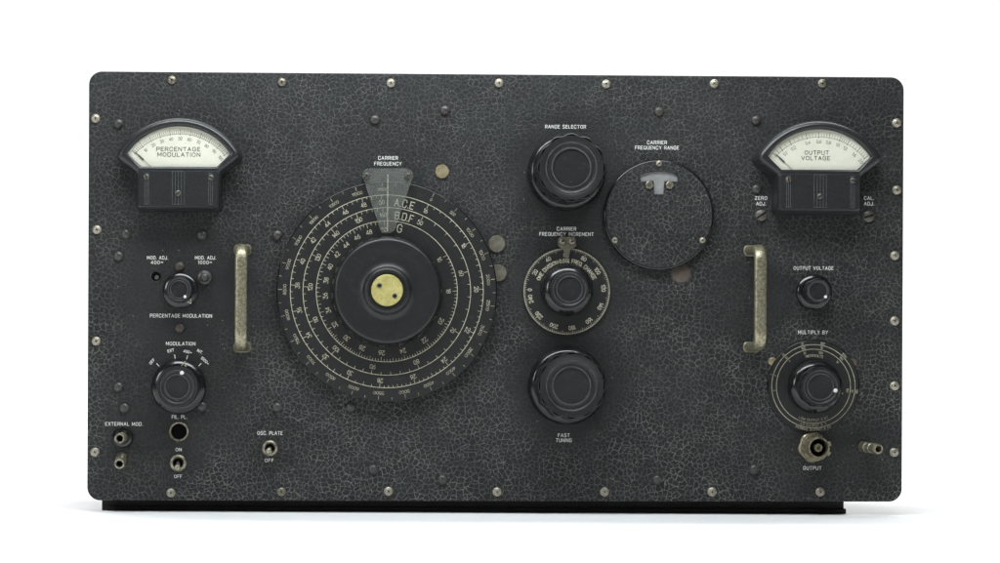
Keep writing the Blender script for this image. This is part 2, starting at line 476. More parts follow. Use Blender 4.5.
def glyph(ch):
    if ch in GL:
        return GL[ch]
    wdt, d = G[ch]; out = []
    for st in [x for x in d.split('|') if x]:
        if st[0] == 'o':
            x0, y0, x1, y1 = [float(q) for q in st[1:].split(',')]
            cx, cy, a, b = (x0 + x1) / 2, (y0 + y1) / 2, (x1 - x0) / 2, (y1 - y0) / 2
            out.append([(cx + a * math.copysign(abs(math.cos(t)) ** .85, math.cos(t)), cy + b * math.copysign(abs(math.sin(t)) ** .85, math.sin(t))) for t in [2 * math.pi * i / 16 for i in range(17)]])
            continue
        # '~' starts a smoothed run that lasts to the end of the stroke or to an axis-aligned return
        pts, flags, on = [], [], False
        for tok in st.split():
            if tok[0] == '~':
                on = True; tok = tok[1:]
            x, y = tok.split(','); pts.append((float(x), float(y))); flags.append(on)
        if any(flags):
            i0 = flags.index(True)
            if i0 == 0:
                out.append(chaikin(pts))
            else:
                # smooth the bowl: up to three points after the flag, straight parts stay straight
                res = pts[:i0]; i = i0
                while i < len(pts):
                    if flags[i]:
                        j = i
                        run = [res[-1]] + pts[i:min(i + 3, len(pts))]
                        res += chaikin(run)[1:]
                        i += 3
                        res += [p for p in pts[i:]]
                        i = len(pts)
                out.append(res)
        else:
            out.append(pts)
    GL[ch] = (wdt, out)
    return GL[ch]
# letters with two bowls
GL['B'] = (3.8, [[(0, 3.1), (0, 6)] + chaikin([(0, 6), (2.0, 6), (3.4, 6), (3.4, 3.1), (2.0, 3.1)])[1:] + [(0, 3.1)],
                 [(0, 3.1), (0, 0)] + chaikin([(0, 0), (2.2, 0), (3.8, 0), (3.8, 3.1), (2.2, 3.1)])[1:]])
GL['P'] = (3.6, [[(0, 0), (0, 6)] + chaikin([(0, 6), (2.0, 6), (3.6, 6), (3.6, 2.7), (2.0, 2.7)])[1:] + [(0, 2.7)]])
GL['R'] = (3.7, [[(0, 0), (0, 6)] + chaikin([(0, 6), (2.0, 6), (3.6, 6), (3.6, 2.8), (2.0, 2.8)])[1:] + [(0, 2.8)], [(2, 2.8), (3.8, 0)]])
GL['D'] = (3.9, [[(0, 0), (0, 6)] + chaikin([(0, 6), (1.6, 6), (3.9, 6), (3.9, 0), (1.6, 0)])[1:] + [(0, 0)]])

def stroke(mb, pts, wd, z):
    p = [Vector(q) for q in pts]
    q = [p[0]]
    for a in p[1:]:
        if (a - q[-1]).length > 1e-4:
            q.append(a)
    p = q
    if len(p) < 2:
        return
    for i in range(1, len(p) - 1):
        if (p[i] - p[i - 1]).normalized().dot((p[i + 1] - p[i]).normalized()) < 0.25:
            stroke(mb, p[:i + 1], wd, z)
            stroke(mb, p[i:], wd, z + 0.006)
            return
    closed = (p[0] - p[-1]).length < 1e-3 and len(p) > 3
    if closed:
        p = p[:-1]
    n = len(p); L = []
    for i in range(n):
        a = (p[i] - p[i - 1]).normalized() if (i > 0 or closed) else None
        b = (p[(i + 1) % n] - p[i]).normalized() if (i < n - 1 or closed) else None
        a = a or b; b = b or a
        na, nb = Vector((-a.y, a.x)), Vector((-b.y, b.x))
        m = na + nb
        m = m / max(0.55, m.dot(na)) if m.length > 1e-6 else na
        e = Vector((0, 0))
        if not closed and i == 0: e = -a * wd * 0.35
        if not closed and i == n - 1: e = a * wd * 0.35
        L.append((p[i] + e + m * wd / 2, p[i] + e - m * wd / 2))
    vs = [(v.x, v.y, z) for ab in L for v in ab]
    mb.add(vs, [(2 * i, 2 * ((i + 1) % n), 2 * ((i + 1) % n) + 1, 2 * i + 1) for i in range(n if closed else n - 1)])

def text(mb, s_, cx, cy, h, width=None, wd=None, z=0.12, arc=None, gap=1.7, down=False, maxdeg=None):
    """letters of cap height h centred on (cx, cy); arc=(r, degrees clockwise from the top) bends the line"""
    sc = h / 6.0
    wd = wd or h * 0.17
    adv = []; x = 0
    for ch in s_:
        adv.append(x); x += glyph(ch)[0] + gap
    tot = x - gap
    sx = sc if width is None else width / tot
    if arc and maxdeg:
        sx = R(maxdeg) * arc[0] / tot
    for i, ch in enumerate(s_):
        gw, sts = glyph(ch)
        for k, st in enumerate(sts):
            pts = []
            for gx, gy in st:
                lx, ly = (adv[i] + gx - tot / 2) * sx, (gy - 3) * sc
                if arc:
                    r0, a0 = arc
                    if down:
                        t = R(a0) - lx / r0; rr = r0 - ly
                    else:
                        t = R(a0) + lx / r0; rr = r0 + ly
                    pts.append((cx + rr * math.sin(t), cy + rr * math.cos(t)))
                else:
                    pts.append((cx + lx, cy + ly))
            stroke(mb, pts, wd, z + 0.012 * k)
    return mb

def radial(mb, r0, r1, deg, wd, z=0.12, c=(0, 0)):
    t = R(deg); dx, dy = math.sin(t), math.cos(t); nx, ny = dy * wd / 2, -dx * wd / 2
    mb.add([(c[0] + dx * r0 + nx, c[1] + dy * r0 + ny, z), (c[0] + dx * r0 - nx, c[1] + dy * r0 - ny, z),
            (c[0] + dx * r1 - nx, c[1] + dy * r1 - ny, z), (c[0] + dx * r1 + nx, c[1] + dy * r1 + ny, z)], [(0, 1, 2, 3)])

# ------------------------------------------------------------------ the setting: white paper sweep
def sweep():
    prof = [(-1.25, 0.0), (0.75, 0.0)]
    rr = 0.55
    prof += [(0.75 + rr * math.sin(R(a)), rr - rr * math.cos(R(a))) for a in range(6, 91, 6)]
    prof += [(1.30, 2.3)]
    vs, fs = [], []
    for y, z in prof:
        for x in (-2.2, 2.2):
            vs.append((x, y, z))
    for i in range(len(prof) - 1):
        fs.append((2 * i, 2 * i + 1, 2 * i + 3, 2 * i + 2))
    me = bpy.data.meshes.new('backdrop')
    me.from_pydata(vs, [], fs)
    for p in me.polygons:
        p.use_smooth = True
    me.materials.append(M['backdrop'])
    o = bpy.data.objects.new('backdrop', me)
    col.objects.link(o)
    o['kind'] = 'structure'
    o['label'] = 'seamless white paper sweep under and behind the instrument'
    o['category'] = 'backdrop'
sweep()

# ------------------------------------------------------------------ the instrument
root = bpy.data.objects.new('signal_generator', None)
col.objects.link(root)
root.empty_display_size = 0.1
root['label'] = 'old black crackle-painted radio signal generator with dials, knobs, two meters and side handles'
root['category'] = 'instrument'
ABS[root.name] = Vector((0, 0, 0))

def at(px, py):                       # panel point as mesh coordinates of the panel object
    x, y = P(px, py)
    return x - XC, FLOOR - y

# front panel, a sheet with rounded corners
PT = 5.0
corners = [at(87, 500.5), at(902, 502), at(904, 77), at(89, 71)]
pan = MB().prism(rounded(corners, 13, 8), [(0.7, -PT), (0, -PT + 0.7), (0, -0.8), (0.8, 0)])
panel = put('front_panel', pan.mesh('front_panel', 'panel'), root, (XC, FLOOR), 0, label='black crackle-lacquered sheet metal front panel')

# cabinet behind it
x0, x1, zb, zt = at(107, 490)[0], at(852, 490)[0], 14.0, at(500, 92)[1]
put('cabinet', MB().box(x0, x1, zb, zt, -300, -PT - 0.2).mesh('cabinet', 'black'), root, (XC, FLOOR), 0)
bx0, bx1 = P(102, 505, -26)[0] - XC, P(845, 505, -26)[0] - XC
rail = MB()
rail.prism(rounded([(bx0, -300), (bx1 - 1.5, -300), (bx1 - 1.5, -24), (bx0, -24)], 1.5, 3), [(0, 0), (0, 13.9)])
rail.v = [(x, z, y) for x, y, z in rail.v]
b = put('base_rail', rail.mesh('base_rail', 'base'), root, (XC, FLOOR), 0)
lip = MB().box(bx0 + 4, bx1, 0.3, 5.2, -60, -21, 0.8)
put('lip', lip.mesh('lip', 'base'), b, (XC, FLOOR), 0)

# ---- screws and rivets -------------------------------------------------------
def phillips_mesh(r, h, mat='screw', name='screw'):
    mb = MB()
    prof = [(r, 0), (r, h * .25)] + [(r * math.cos(R(a)), h * .25 + h * .75 * math.sin(R(a))) for a in (18, 36, 54, 70)]
    n = 40
    mb.lathe(prof, n, cap1=False)
    # domed top under a painted-on cross
    top = h * .25 + h * .75
    rt = r * math.cos(R(70)); zt_ = prof[-1][1]
    a, b_ = r * .22, r * .70
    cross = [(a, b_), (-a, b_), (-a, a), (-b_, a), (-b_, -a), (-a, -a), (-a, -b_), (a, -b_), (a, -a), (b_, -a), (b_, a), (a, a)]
    # black cross laid just proud of the dome, painting the shade of a recess
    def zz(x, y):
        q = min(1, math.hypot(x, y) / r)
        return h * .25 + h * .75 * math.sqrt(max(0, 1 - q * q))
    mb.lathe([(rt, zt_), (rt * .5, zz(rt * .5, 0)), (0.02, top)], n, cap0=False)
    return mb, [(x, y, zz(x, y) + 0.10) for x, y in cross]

def screw_pair(r, h, mat, name):
    mb, cr = phillips_mesh(r, h, mat, name)
    me = mb.mesh(name, mat, 40)
    # black faces laid on the head in place of a shaded recess
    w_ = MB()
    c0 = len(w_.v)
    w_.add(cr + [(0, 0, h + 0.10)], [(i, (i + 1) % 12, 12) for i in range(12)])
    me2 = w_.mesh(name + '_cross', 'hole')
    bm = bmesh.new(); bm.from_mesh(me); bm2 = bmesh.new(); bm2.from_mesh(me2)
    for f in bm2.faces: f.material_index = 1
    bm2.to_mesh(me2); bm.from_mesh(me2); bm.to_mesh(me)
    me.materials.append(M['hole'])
    bm.free(); bm2.free()
    me.set_sharp_from_angle(angle=R(40))
    return me

M['screwdull'] = plain('tarnished_screw_steel', (0.15, 0.135, 0.10), 0.40, metal=0.7, nscale=0.5, c2=(0.34, 0.31, 0.24))
scrs = [screw_pair(4.5, 3.0, 'screw', 'screw'), screw_pair(4.4, 2.8, 'screwdull', 'screw'), screw_pair(4.6, 3.1, 'screw', 'screw')]
pts = [(172, 80), (282, 82), (391, 83), (499, 83), (606, 84), (714, 83.5), (822, 83.5),
       (171, 493), (281.5, 492), (388.5, 491.5), (497, 492), (604.5, 492), (712, 492), (820, 492),
       (95.7, 118.3), (97, 229.7), (96.3, 341.2), (95, 452.3),
       (896.5, 122.8), (896.5, 190), (894.6, 255.6), (894.4, 321), (894.4, 386), (894, 452.5)]
for p in pts:
    put('screw', random.choice(scrs), panel, P(*p), 0, random.uniform(0, 90))

def dome(r, h, n=28):
    return MB().lathe([(r, 0), (r * .98, h * .25)] + [(r * math.cos(R(a)), h * .25 + h * .75 * math.sin(R(a))) for a in (15, 30, 45, 60, 75)] + [(r * .06, h)], n)
rv = dome(4.9, 4.2).mesh('rivet', 'rivet', 60)
rvb = dome(4.8, 3.4).mesh('rivet', 'rivetbrown', 60)
for p in [(118.7, 123.5), (375, 119.5), (445, 110), (756, 120), (756.5, 189), (126, 234), (202, 235), (277.5, 235), (118.6, 256), (118.4, 387),
          (124.4, 408), (202, 406.5), (277, 407.5), (351, 407), (373, 469.5), (442.5, 479.7), (657, 480), (754, 469.5)]:
    put('rivet', rv, panel, P(*p), 0)
for p in [(659, 111.5), (179.7, 266.5), (179.7, 328)]:
    put('rivet', rvb, panel, P(*p), 0)

# slotted adjusting screws beside the right meter
sl = MB().lathe([(5.8, 0), (5.8, 2.2), (5.2, 3.0), (0.1, 3.3)], 32)
slm = sl.mesh('slotted_screw', 'slot', 50)
slot = MB().box(-5.2, 5.2, -.55, .55, 3.0, 3.45).mesh('slot', 'hole')
for p, a in (((760.5, 215.5), -35), ((868, 216.5), -20)):
    o = put('slotted_screw', slm, root, P(*p), 0, a)
    put('slot', slot, o, P(*p), 0).rotation_euler = (0, 0, 0)

# round plugs
def plug(px, py, r, mat, h=2.2, z=0):
    me = MB().lathe([(r, 0), (r, h * .6), (r * .93, h), (0.1, h * 1.05)], 48).mesh('hole_plug', mat, 50)
    return put('hole_plug', me, root, P(px, py), z)
plug(442, 171.5, 7.0, 'button')
plug(496.7, 244, 8.7, 'plug')
plug(498.0, 273, 8.7, 'plug')
plug(680.8, 273.5, 9.0, 'brownplug', 1.2)
sr = MB().lathe([(9.0, 0.0), (9.0, 0.5), (10.0, 0.5), (10.4, 0.0)], 48, cap0=False, cap1=False).mesh('ring', 'ring')
put('seating_ring', sr, root, P(680.8, 273.5), 0.05)
plug(772.5, 361.5, 4.2, 'button', 0.8)
plug(852.5, 363, 4.2, 'brownplug', 0.8)

# ---- panel lettering ------------------------------------------------------
def legend(lines, name='lettering', mat='white', h=3.2, parent=None, z=0.0):
    """lines: (text, px, py, width)"""
    mb = MB()
    cx, cy = P(lines[0][1], lines[0][2])
    for s_, px, py, wd_ in lines:
        x, y = P(px, py)
        text(mb, s_, x - cx, cy - y, h, wd_, h * 0.155, gap=2.1)
    return put('lettering', mb.mesh('lettering', mat), parent or panel, (cx, cy), z, -0.0)
legend([('CARRIER', 388, 157.9, 19.5), ('FREQUENCY', 388, 163.6, 27)])
legend([('RANGE SELECTOR', 565.5, 126.6, 40.5)])
legend([('CARRIER', 657, 142.4, 19.5), ('FREQUENCY RANGE', 657, 147.6, 43.5)])
legend([('CARRIER', 566.5, 228.8, 19), ('FREQUENCY INCREMENT', 566.5, 234.1, 54)])
legend([('FAST', 563.8, 435.4, 11.5), ('TUNING', 563.8, 440.4, 15.5)])
legend([('MOD. ADJ.', 157.5, 257.7, 20.5), ('400`', 157, 262.4, 12)], h=3.1)
legend([('MOD. ADJ.', 205.5, 257.7, 20.5), ('1000`', 205, 262.4, 13.5)], h=3.1)
legend([('PERCENTAGE MODULATION', 181, 315.8, 61.5)])
legend([('MODULATION', 180.7, 343.7, 29)])
legend([('EXTERNAL MOD.', 124, 424.1, 37)])
legend([('FIL. PL.', 179.5, 417.1, 15)])
legend([('ON', 178.5, 449.7, 5.6)], h=3.0)
legend([('OFF', 178, 476.6, 7.5)], h=3.0)
legend([('OSC. PLATE', 270, 433.2, 25)])
legend([('OFF', 269.3, 460.5, 8.5)], h=3.0)
legend([('ZERO', 761, 198, 12), ('ADJ.', 761, 203.6, 9.5)])
legend([('CAL.', 869, 198, 9.5), ('ADJ.', 869, 203.6, 9.5)])
legend([('OUTPUT VOLTAGE', 813.5, 268.1, 39.5)])
legend([('MULTIPLY BY', 813, 332.3, 29.5)])
legend([('OUTPUT', 812.3, 468.2, 18)])

# positions of the modulation switch
mk = MB()
MODC = P(179, 387)
for t, a, r in (('OFF', -47, 37.0), ('EXT', -13, 37.4), ('400`', 13.5, 36.2), ('INT.', 30.5, 41.2), ('1000`', 44.5, 37.0)):
    put('lettering', text(MB(), t, 0, 0, 2.6, None, 0.46, arc=(r, a), gap=1.7).mesh('lettering', 'white'), panel, MODC, 0)
for a in (-44, -8, 15, 43):
    radial(mk, 28.6, 32.6, a, 0.75)
put('index_mark', mk.mesh('index_mark', 'white'), panel, MODC, 0, kind='stuff')

# ---- knobs --------------------------------------------------------------------
def knob(px, py, rs, rg, zs, zg, nf, amp, label, dot=None, arrow=None, ring=(0.72, 0.55), cap=False, z0=0.0, pos=None):
    """skirted bakelite control knob: flared skirt, fluted grip, turned face"""
    pos = pos or P(px, py)
    q_ = rs - rg
    prof = [(rs * .985, 0), (rs, 1.0), (rs, zs * .38), (rs - q_ * .04, zs * .50), (rs - q_ * .14, zs * .62), (rs - q_ * .32, zs * .75), (rs - q_ * .60, zs * .89), (rs - q_ * .85, zs * .97), (rg * .98, zs)]
    o = put('knob', MB().lathe(prof, 96).mesh('knob', 'bakelite', 50), root, pos, z0, label=label)
    h = zg - zs
    def fl(t, k, r):
        if nf == 0 or k in (0,) or k > 6:
            return r
        c = 0.5 + 0.5 * math.cos(nf * t)
        return r - amp * (1 - c ** 0.6)
    g = [(rg * .97, zs * .9), (rg, zs * 1.02), (rg, zs + h * .45), (rg * .999, zg - 1.5), (rg * .994, zg - .7), (rg * .982, zg - .15), (rg * .96, zg)]
    gm = MB().lathe(g, 192, fl=fl, cap0=False, cap1=False)
    a, b_ = rg * ring[0], rg * ring[1]
    gm.lathe([(rg * .96 - amp * .6, zg + .02), (a + rg * .05, zg + .02), (a + .6, zg - .5)], 96, cap0=False, cap1=False)
    gm.lathe([(b_, zg - 1.3), (b_ * .4, zg - 1.5), (.05, zg - 1.5)], 96, cap0=False)
    go = put('grip', gm.mesh('grip', 'face' if not cap else 'bakelite', 40), o, pos, z0)
    bm_ = MB().lathe([(a - .45, zg - .35), (a - 1.2, zg - .9), (b_ + 1.2, zg - 1.0), (b_ + .5, zg - .6)], 96, cap0=False, cap1=False)
    put('face_band', bm_.mesh('face_band', 'face', 35), o, pos, z0)
    tw = max(.32, rg * .014)
    for r_ in (a, b_ + .2):
        rm = MB().lathe([(r_ + .7, zg - .6), (r_ + tw, zg + .05), (r_ - tw, zg + .05), (r_ - .7, zg - 1.4)], 96, cap0=False, cap1=False)
        put('face_ring', rm.mesh('face_ring', 'ring', 35), o, pos, z0)
    if dot is not None:
        ang, rad, rd = dot
        dp = (pos[0] + rad * math.sin(R(ang)), pos[1] - rad * math.cos(R(ang)))
        put('pointer_dot', MB().lathe([(rd, -1), (rd, .2), (rd * .7, .5), (.03, .6)], 20).mesh('pointer_dot', 'white', 60), o, dp, z0 + zg)
    if arrow is not None:
        ang, r0, r1, zz = arrow
        mb = MB(); t = R(ang)
        def q(r, off):
            return (r * math.sin(t) + off * math.cos(t), r * math.cos(t) - off * math.sin(t))
        stroke(mb, [q(r0, -2.2), q(r1, 0.0), q(r0, 2.2)], .9, zz)
        stroke(mb, [q(r0, 2.2), q(r0 + 1, 0.2)], .55, zz + .03)
        put('pointer_arrow', mb.mesh('pointer_arrow', 'cream'), o, pos, z0)
    return o

knob(566, 172.5, 38.9, 34.0, 13, 46, 12, 2.1, 'large black range selector knob with fluted grip', ring=(.73, .55))
knob(566.5, 386, 39.0, 33.8, 13, 44, 12, 2.1, 'large black fast tuning knob with fluted grip', ring=(.73, .54))
knob(179, 387, 27.3, 20.6, 8, 26, 0, 0, 'black modulation switch knob with arrow on its skirt', dot=(18, 14.6, 2.0), arrow=(14, 21.4, 26.0, 8.15), ring=(.80, .57), pos=MODC)
knob(180.5, 290.5, 17.8, 12.6, 5, 20, 0, 0, 'small black percentage modulation knob with arrow on its skirt', dot=(141, 9.2, 1.5), arrow=(140, 13.4, 17.0, 5.15), ring=(.86, .68))
knob(813.5, 292.0, 17.9, 12.8, 6, 20, 8, .9, 'small black output voltage knob with white dot', dot=(128, 9.4, 1.5), ring=(.80, .70))

# ---- multiply-by scale plate with its knob ------------------------------------------
MC = P(813, 386.3)
mp = put('multiplier_plate', MB().lathe([(45.4, 0), (45.6, .3), (45.6, 1.1), (44.7, 1.7), (0.1, 1.7)], 128).mesh('multiplier_plate', 'dial'), root, MC, 0, label='round black multiplier plate with two cream rings')
put('edge_ring', MB().lathe([(45.2, 0), (46.2, .2), (46.3, 1.3), (45.8, 1.9), (45.0, 2.0), (44.6, 1.5)], 144, cap0=False, cap1=False).mesh('edge_ring', 'bakelite', 60), mp, MC)
put('scale_ring', MB().ring(41.35, 41.9, 1.85, 128).mesh('scale_ring', 'cream'), mp, MC)
put('scale_ring', MB().ring(36.75, 37.3, 1.85, 128).mesh('scale_ring', 'cream'), mp, MC)
for t, h_, wv, r_, a, dn, md in (('MICROVOLTS', 2.3, .5, 30.6, 1.5, False, 32), ('LOW OUTPUT X 0.1', 2.2, .45, 34.0, 180, True, 49),
                               ('LO OUTPUT X .1', 2.2, .45, 39.3, 180, True, 37), ('NORMAL OUTPUT X 1.0', 2.3, .5, 43.6, 180, True, 46)):
    put('lettering', text(MB(), t, 0, 0, h_, None, wv, 1.86, arc=(r_, a), down=dn, maxdeg=md).mesh('lettering', 'faded'), mp, MC)
mb = MB()
for a, vals in ((-15, ('10', '100', '10')), (12, ('100', '1K', '100')), (45, ('1000', '10K', '1K')), (97, ('10K', '1V', '10K')),
                (-44, ('10', '10', '1')), (-75, ('1', '1', '')), (-97, ('', '.1', ''))):
    for r_, t in zip((43.6, 39.2, 34.2), vals):
        if t:
            text(mb, t, 0, 0, 2.1, None, .45, 1.87, arc=(r_, a), gap=1.4)
put('numerals', mb.mesh('numerals', 'faded'), mp, MC, kind='stuff')
knob(0, 0, 26.8, 20.4, 12, 27, 10, 1.2, 'black multiplier knob with white dot on a ringed plate', dot=(104, 15.0, 2.0), ring=(.80, .62), z0=1.7, pos=P(814, 387))
radial_m = MB(); radial(radial_m, 28.5, 30.5, 104, 1.0, 1.9)
put('index_mark', radial_m.mesh('index_mark', 'cream'), mp, MC)

# ---- carrier frequency increment dial ----------------------------------------------
IC = P(566.3, 291.5)
inc = put('increment_dial', MB().lathe([(43.8, 0), (43.8, 2.6), (43.2, 3.2), (0.1, 3.2)], 144).mesh('increment_dial', 'dial'), root, IC, 0, label='round black increment dial with cream rim')
put('rim_ring', MB().ring(42.0, 43.2, 3.33, 144).mesh('rim_ring', 'rim'), inc, IC)
mb = MB()
for i in range(125):
    v = i * 2
    radial(mb, 39.3 if v % 10 == 0 else 40.6, 42.0, (v - 60) * 1.44 - 1.5, .5, 3.33)
put('tick_marks', mb.mesh('tick_marks', 'faded'), inc, IC, kind='stuff')
mb = MB()
for v in range(0, 241, 20):
    text(mb, str(v), 0, 0, 3.6, None, .66, 3.35, arc=(36.8, (v - 60) * 1.44 - 1.5), gap=1.4)
put('numerals', mb.mesh('numerals', 'cream'), inc, IC, kind='stuff')
mb = text(MB(), 'ONE DIVISION*0.01% FREQ. CHANGE', 0, 0, 3.6, None, .68, 3.35, arc=(30.6, -1), maxdeg=134)
put('lettering', mb.mesh('lettering', 'cream'), inc, IC)
knob(0, 0, 26.2, 18.8, 14, 26, 0, 0, 'black increment knob on its cream-rimmed dial', ring=(.86, .66), z0=3.2, pos=P(566.3, 290.6))
# index pointer above it
IP = P(566.5, 242)
ipts = rounded([(-9, 5), (9, 5), (9, -4.5), (3.6, -8), (1.5, -17), (-1.5, -17), (-3.6, -8), (-9, -4.5)][::-1], [4, 4, 2, .8, .8, 2, 4, 4][::-1], 4)
ptr = put('index_pointer', MB().prism(ipts, [(0, 3.9), (0, 4.9), (.4, 5.3)]).mesh('index_pointer', 'plug'), root, IP, 0, label='small grey metal index pointer above the increment dial')
sm = screw_pair(3.0, 2.0, 'nickel', 'screw')
for dx in (-4.8, 4.8):
    put('screw', sm, ptr, (IP[0] + dx, IP[1]), 5.2, random.uniform(0, 90))
    put('spacer', MB().lathe([(3, 0), (3, 4)], 20).mesh('spacer', 'nickel'), ptr, (IP[0] + dx, IP[1]), 0)

# ---- carrier frequency range cover ---------------------------------------------------
RC = P(658.3, 215.2, 3)
outer = [(54.6 * math.cos(2 * math.pi * i / 128), 54.6 * math.sin(2 * math.pi * i / 128)) for i in range(128)]
hole = []
for i in range(13):
    t = R(-26 + 52 * i / 12); hole.append((43.8 * math.sin(t), 43.8 * math.cos(t)))
hole += [(18.4, 33.2), (5.6, 33.6), (4.8, 20.5), (-4.8, 20.5), (-5.6, 33.6), (-18.4, 33.2)]
cov = MB().prism(outer, [(1.6, 0), (1.6, 7.4), (1.8, 7.6), (2.0, 7.7)], hole, [(0, 7.7), (0.3, 5.2)])
cover = put('range_cover', cov.mesh('range_cover', 'plate'), root, RC, 0, label='round crackle-lacquered cover plate with a small cut-out window')
put('edge_ring', MB().lathe([(53.2, 1.5), (54.2, 1.5), (55.0, 2.2), (55.2, 5.6), (54.8, 6.8), (53.9, 7.6), (52.9, 7.8), (52.4, 7.5)], 160, cap0=False, cap1=False).mesh('edge_ring', 'bakelite', 60), cover, RC)
put('window', MB().box(-23, 23, 18, 47, 4.2, 5.4).mesh('window', 'frost'), cover, RC)
s3 = screw_pair(3.0, 2.0, 'screw', 'screw')
for px, py in ((659, 163.3), (614.8, 240.2), (702.5, 240.2)):
    put('screw', s3, cover, P(px, py, 8), 7.7, random.uniform(0, 90))
nut = MB().lathe([(4.0, 0), (4.0, 1.6), (3.4, 2.0), (1.6, 2.0), (1.5, .9), (.05, .8)], 6).mesh('hex_screw', 'nickel')
for px, py in ((649.2, 185), (669.5, 185)):
    put('hex_screw', nut, cover, P(px, py, 8), 7.7, random.uniform(0, 60))

# ---- main tuning dial ----------------------------------------------------------------
ZD = 11.0
DC = P(386.8, 291.4, ZD)
kd = k_at(ZD)
dial = put('tuning_dial', MB().lathe([(108.5, 5.0), (109.3, 5.6), (109.3, ZD - .6), (108.6, ZD), (60, ZD), (.1, ZD)], 192).mesh('tuning_dial', 'dial', 25), root, DC, 0,
           label='large round black tuning dial with cream frequency scales')
ZT = ZD + .15
put('edge_ring', MB().lathe([(108.3, 4.6), (109.5, 5.2), (109.9, 6.2), (109.9, ZD - 1.2), (109.5, ZD - .2), (108.8, ZD + .12), (108.3, ZD - .1)], 192, cap0=False, cap1=False).mesh('edge_ring', 'bakelite', 60), dial, DC)
RA, RB_, RG_ = 96.0, 83.4, 70.2
for r_ in (RA, RB_, RG_):
    put('scale_ring', MB().ring(r_ - .31, r_ + .31, ZT, 192).mesh('scale_ring', 'cream'), dial, DC)

def interp(tab, v):
    tab = sorted(tab)
    for (a, p), (b, q) in zip(tab, tab[1:]):
        if a <= v <= b:
            return p + (q - p) * (v - a) / (b - a)
def frange(a, b, st):
    n = int(round((b - a) / st))
    return [a + st * i for i in range(n + 1)]
# clockwise angle of each figure, read from the photograph
TG = {50: 357.5, 48: 343, 46: 331, 44: 318.5, 42: 306, 40: 293, 38: 280, 36: 265.5, 34: 252, 32: 237, 30: 220.5, 28: 203.3, 26: 184.5, 24: 164.6, 22: 142, 20: 118.6, 18: 89.5, 16: 58.6}
TB = {160: 357, 150: 338.2, 140: 318, 130: 296, 120: 273, 110: 248, 100: 221, 90: 190.4, 80: 157, 70: 120, 60: 76, 50: 25.5}
TA = {50: 356.5, 48: 344.7, 46: 332, 44: 318.3, 42: 304.4, 40: 289.2, 38: 273.6, 36: 257.5, 34: 240.5, 32: 223, 30: 204, 28: 184, 26: 162.6, 24: 140, 22: 115.4, 20: 88.4, 18: 59, 16: 25.4}
ticks = MB(); nums = MB()
def scale(tab, ring_r, num_r, h, minor, lens):
    major = sorted(tab)
    for v in major:
        text(nums, str(v), 0, 0, h, None, h * .125, ZT + .03, arc=(num_r, tab[v]), gap=1.2)
    for v in minor:
        a = interp(list(tab.items()), v)
        if a is None:
            continue
        big = min(abs(v - m) for m in major) < 1e-6
        mid = abs(v - round(v)) < 1e-6
        radial(ticks, ring_r - (lens[2] if big else lens[1] if mid else lens[0]), ring_r - .3, a, .42, ZT + .015)
scale(TG, RG_, 61.4, 4.1, frange(16, 24, .2) + frange(24.25, 32, .25) + frange(32.5, 50, .5), (2.6, 3.6, 4.6))
scale(TB, RB_, 76.2, 3.9, frange(50, 160, 2), (2.6, 3.0, 4.6))
scale(TA, RA, 89.0, 3.9, frange(16, 28, .25) + frange(28.5, 50, .5), (2.4, 3.4, 4.6))
outer_t = MB(); outer_n = MB()
for i in range(24):
    a = 25.5 + 14.43 * i
    radial(outer_t, 104.2, 108.2, a, .5, ZT + .015)
    radial(outer_t, 105.6, 108.2, a + 7.2, .45, ZT + .015)
    text(outer_n, str(500 * i), 0, 0, 2.7, None, .46, ZT + .03, arc=(101.6, a), gap=1.1, maxdeg=(1.4, 3.6, 4.8, 5.8)[min(3, len(str(500 * i)) - 1)] if i > 1 else None)
put('tick_marks', outer_t.mesh('tick_marks', 'faded'), dial, DC, kind='stuff')
put('numerals', outer_n.mesh('numerals', 'faded'), dial, DC, kind='stuff')
put('tick_marks', ticks.mesh('tick_marks', 'cream'), dial, DC, kind='stuff')
put('numerals', nums.mesh('numerals', 'cream'), dial, DC, kind='stuff')
for t, r_, a, wdeg in (('A.C.E', 89.0, 11.0, 12.5), ('B.D.F', 76.2, 12.8, 13.5), ('G', 64.0, 11.3, 4.2)):
    put('lettering', text(MB(), t, 0, 0, 7.0, None, .8, ZT + .05, arc=(r_, a), gap=1.6, maxdeg=wdeg).mesh('lettering', 'cream'), dial, DC)
# cast hub with brass disc
ZH_ = ZD + 8
hub = MB().lathe([(51.6, ZD + 19.8), (50.6, ZD + 20.8), (49.0, ZD + 21.1), (40, ZH_ + 11.6), (30, ZH_ + 11.2), (25.2, ZH_ + 11.8), (23.4, ZH_ + 13.4), (22.2, ZH_ + 16.2),
                  (20.6, ZH_ + 17.2), (18.6, ZH_ + 17.0), (17.6, ZH_ + 15.6), (.1, ZH_ + 15.4)], 160, cap0=False)
HC = P(387, 291.2, 24)
ho = put('hub', hub.mesh('hub', 'hub', 40), dial, HC)
put('hub_flange', MB().lathe([(55.6, ZD + .05), (55.8, ZD + 1.2), (55.6, ZD + 5), (54.9, ZD + 10), (53.7, ZD + 15), (52.4, ZD + 18.6), (51.6, ZD + 19.8)], 160, cap0=False, cap1=False).mesh('hub_flange', 'bakelite', 60), dial, HC)
BC = P(387, 290.4, 32)
br = put('brass_disc', MB().lathe([(15.6, 0), (15.6, 2.2), (15.1, 2.7), (.1, 2.7)], 96).mesh('brass_disc', 'brass', 40), dial, BC, ZD + 23.0)
s4 = screw_pair(2.5, 1.4, 'slot', 'screw')
for px, py in ((379.3, 285.6), (394.6, 296)):
    put('screw', s4, dial, P(px, py, 34), ZD + 25.6, random.uniform(0, 90))

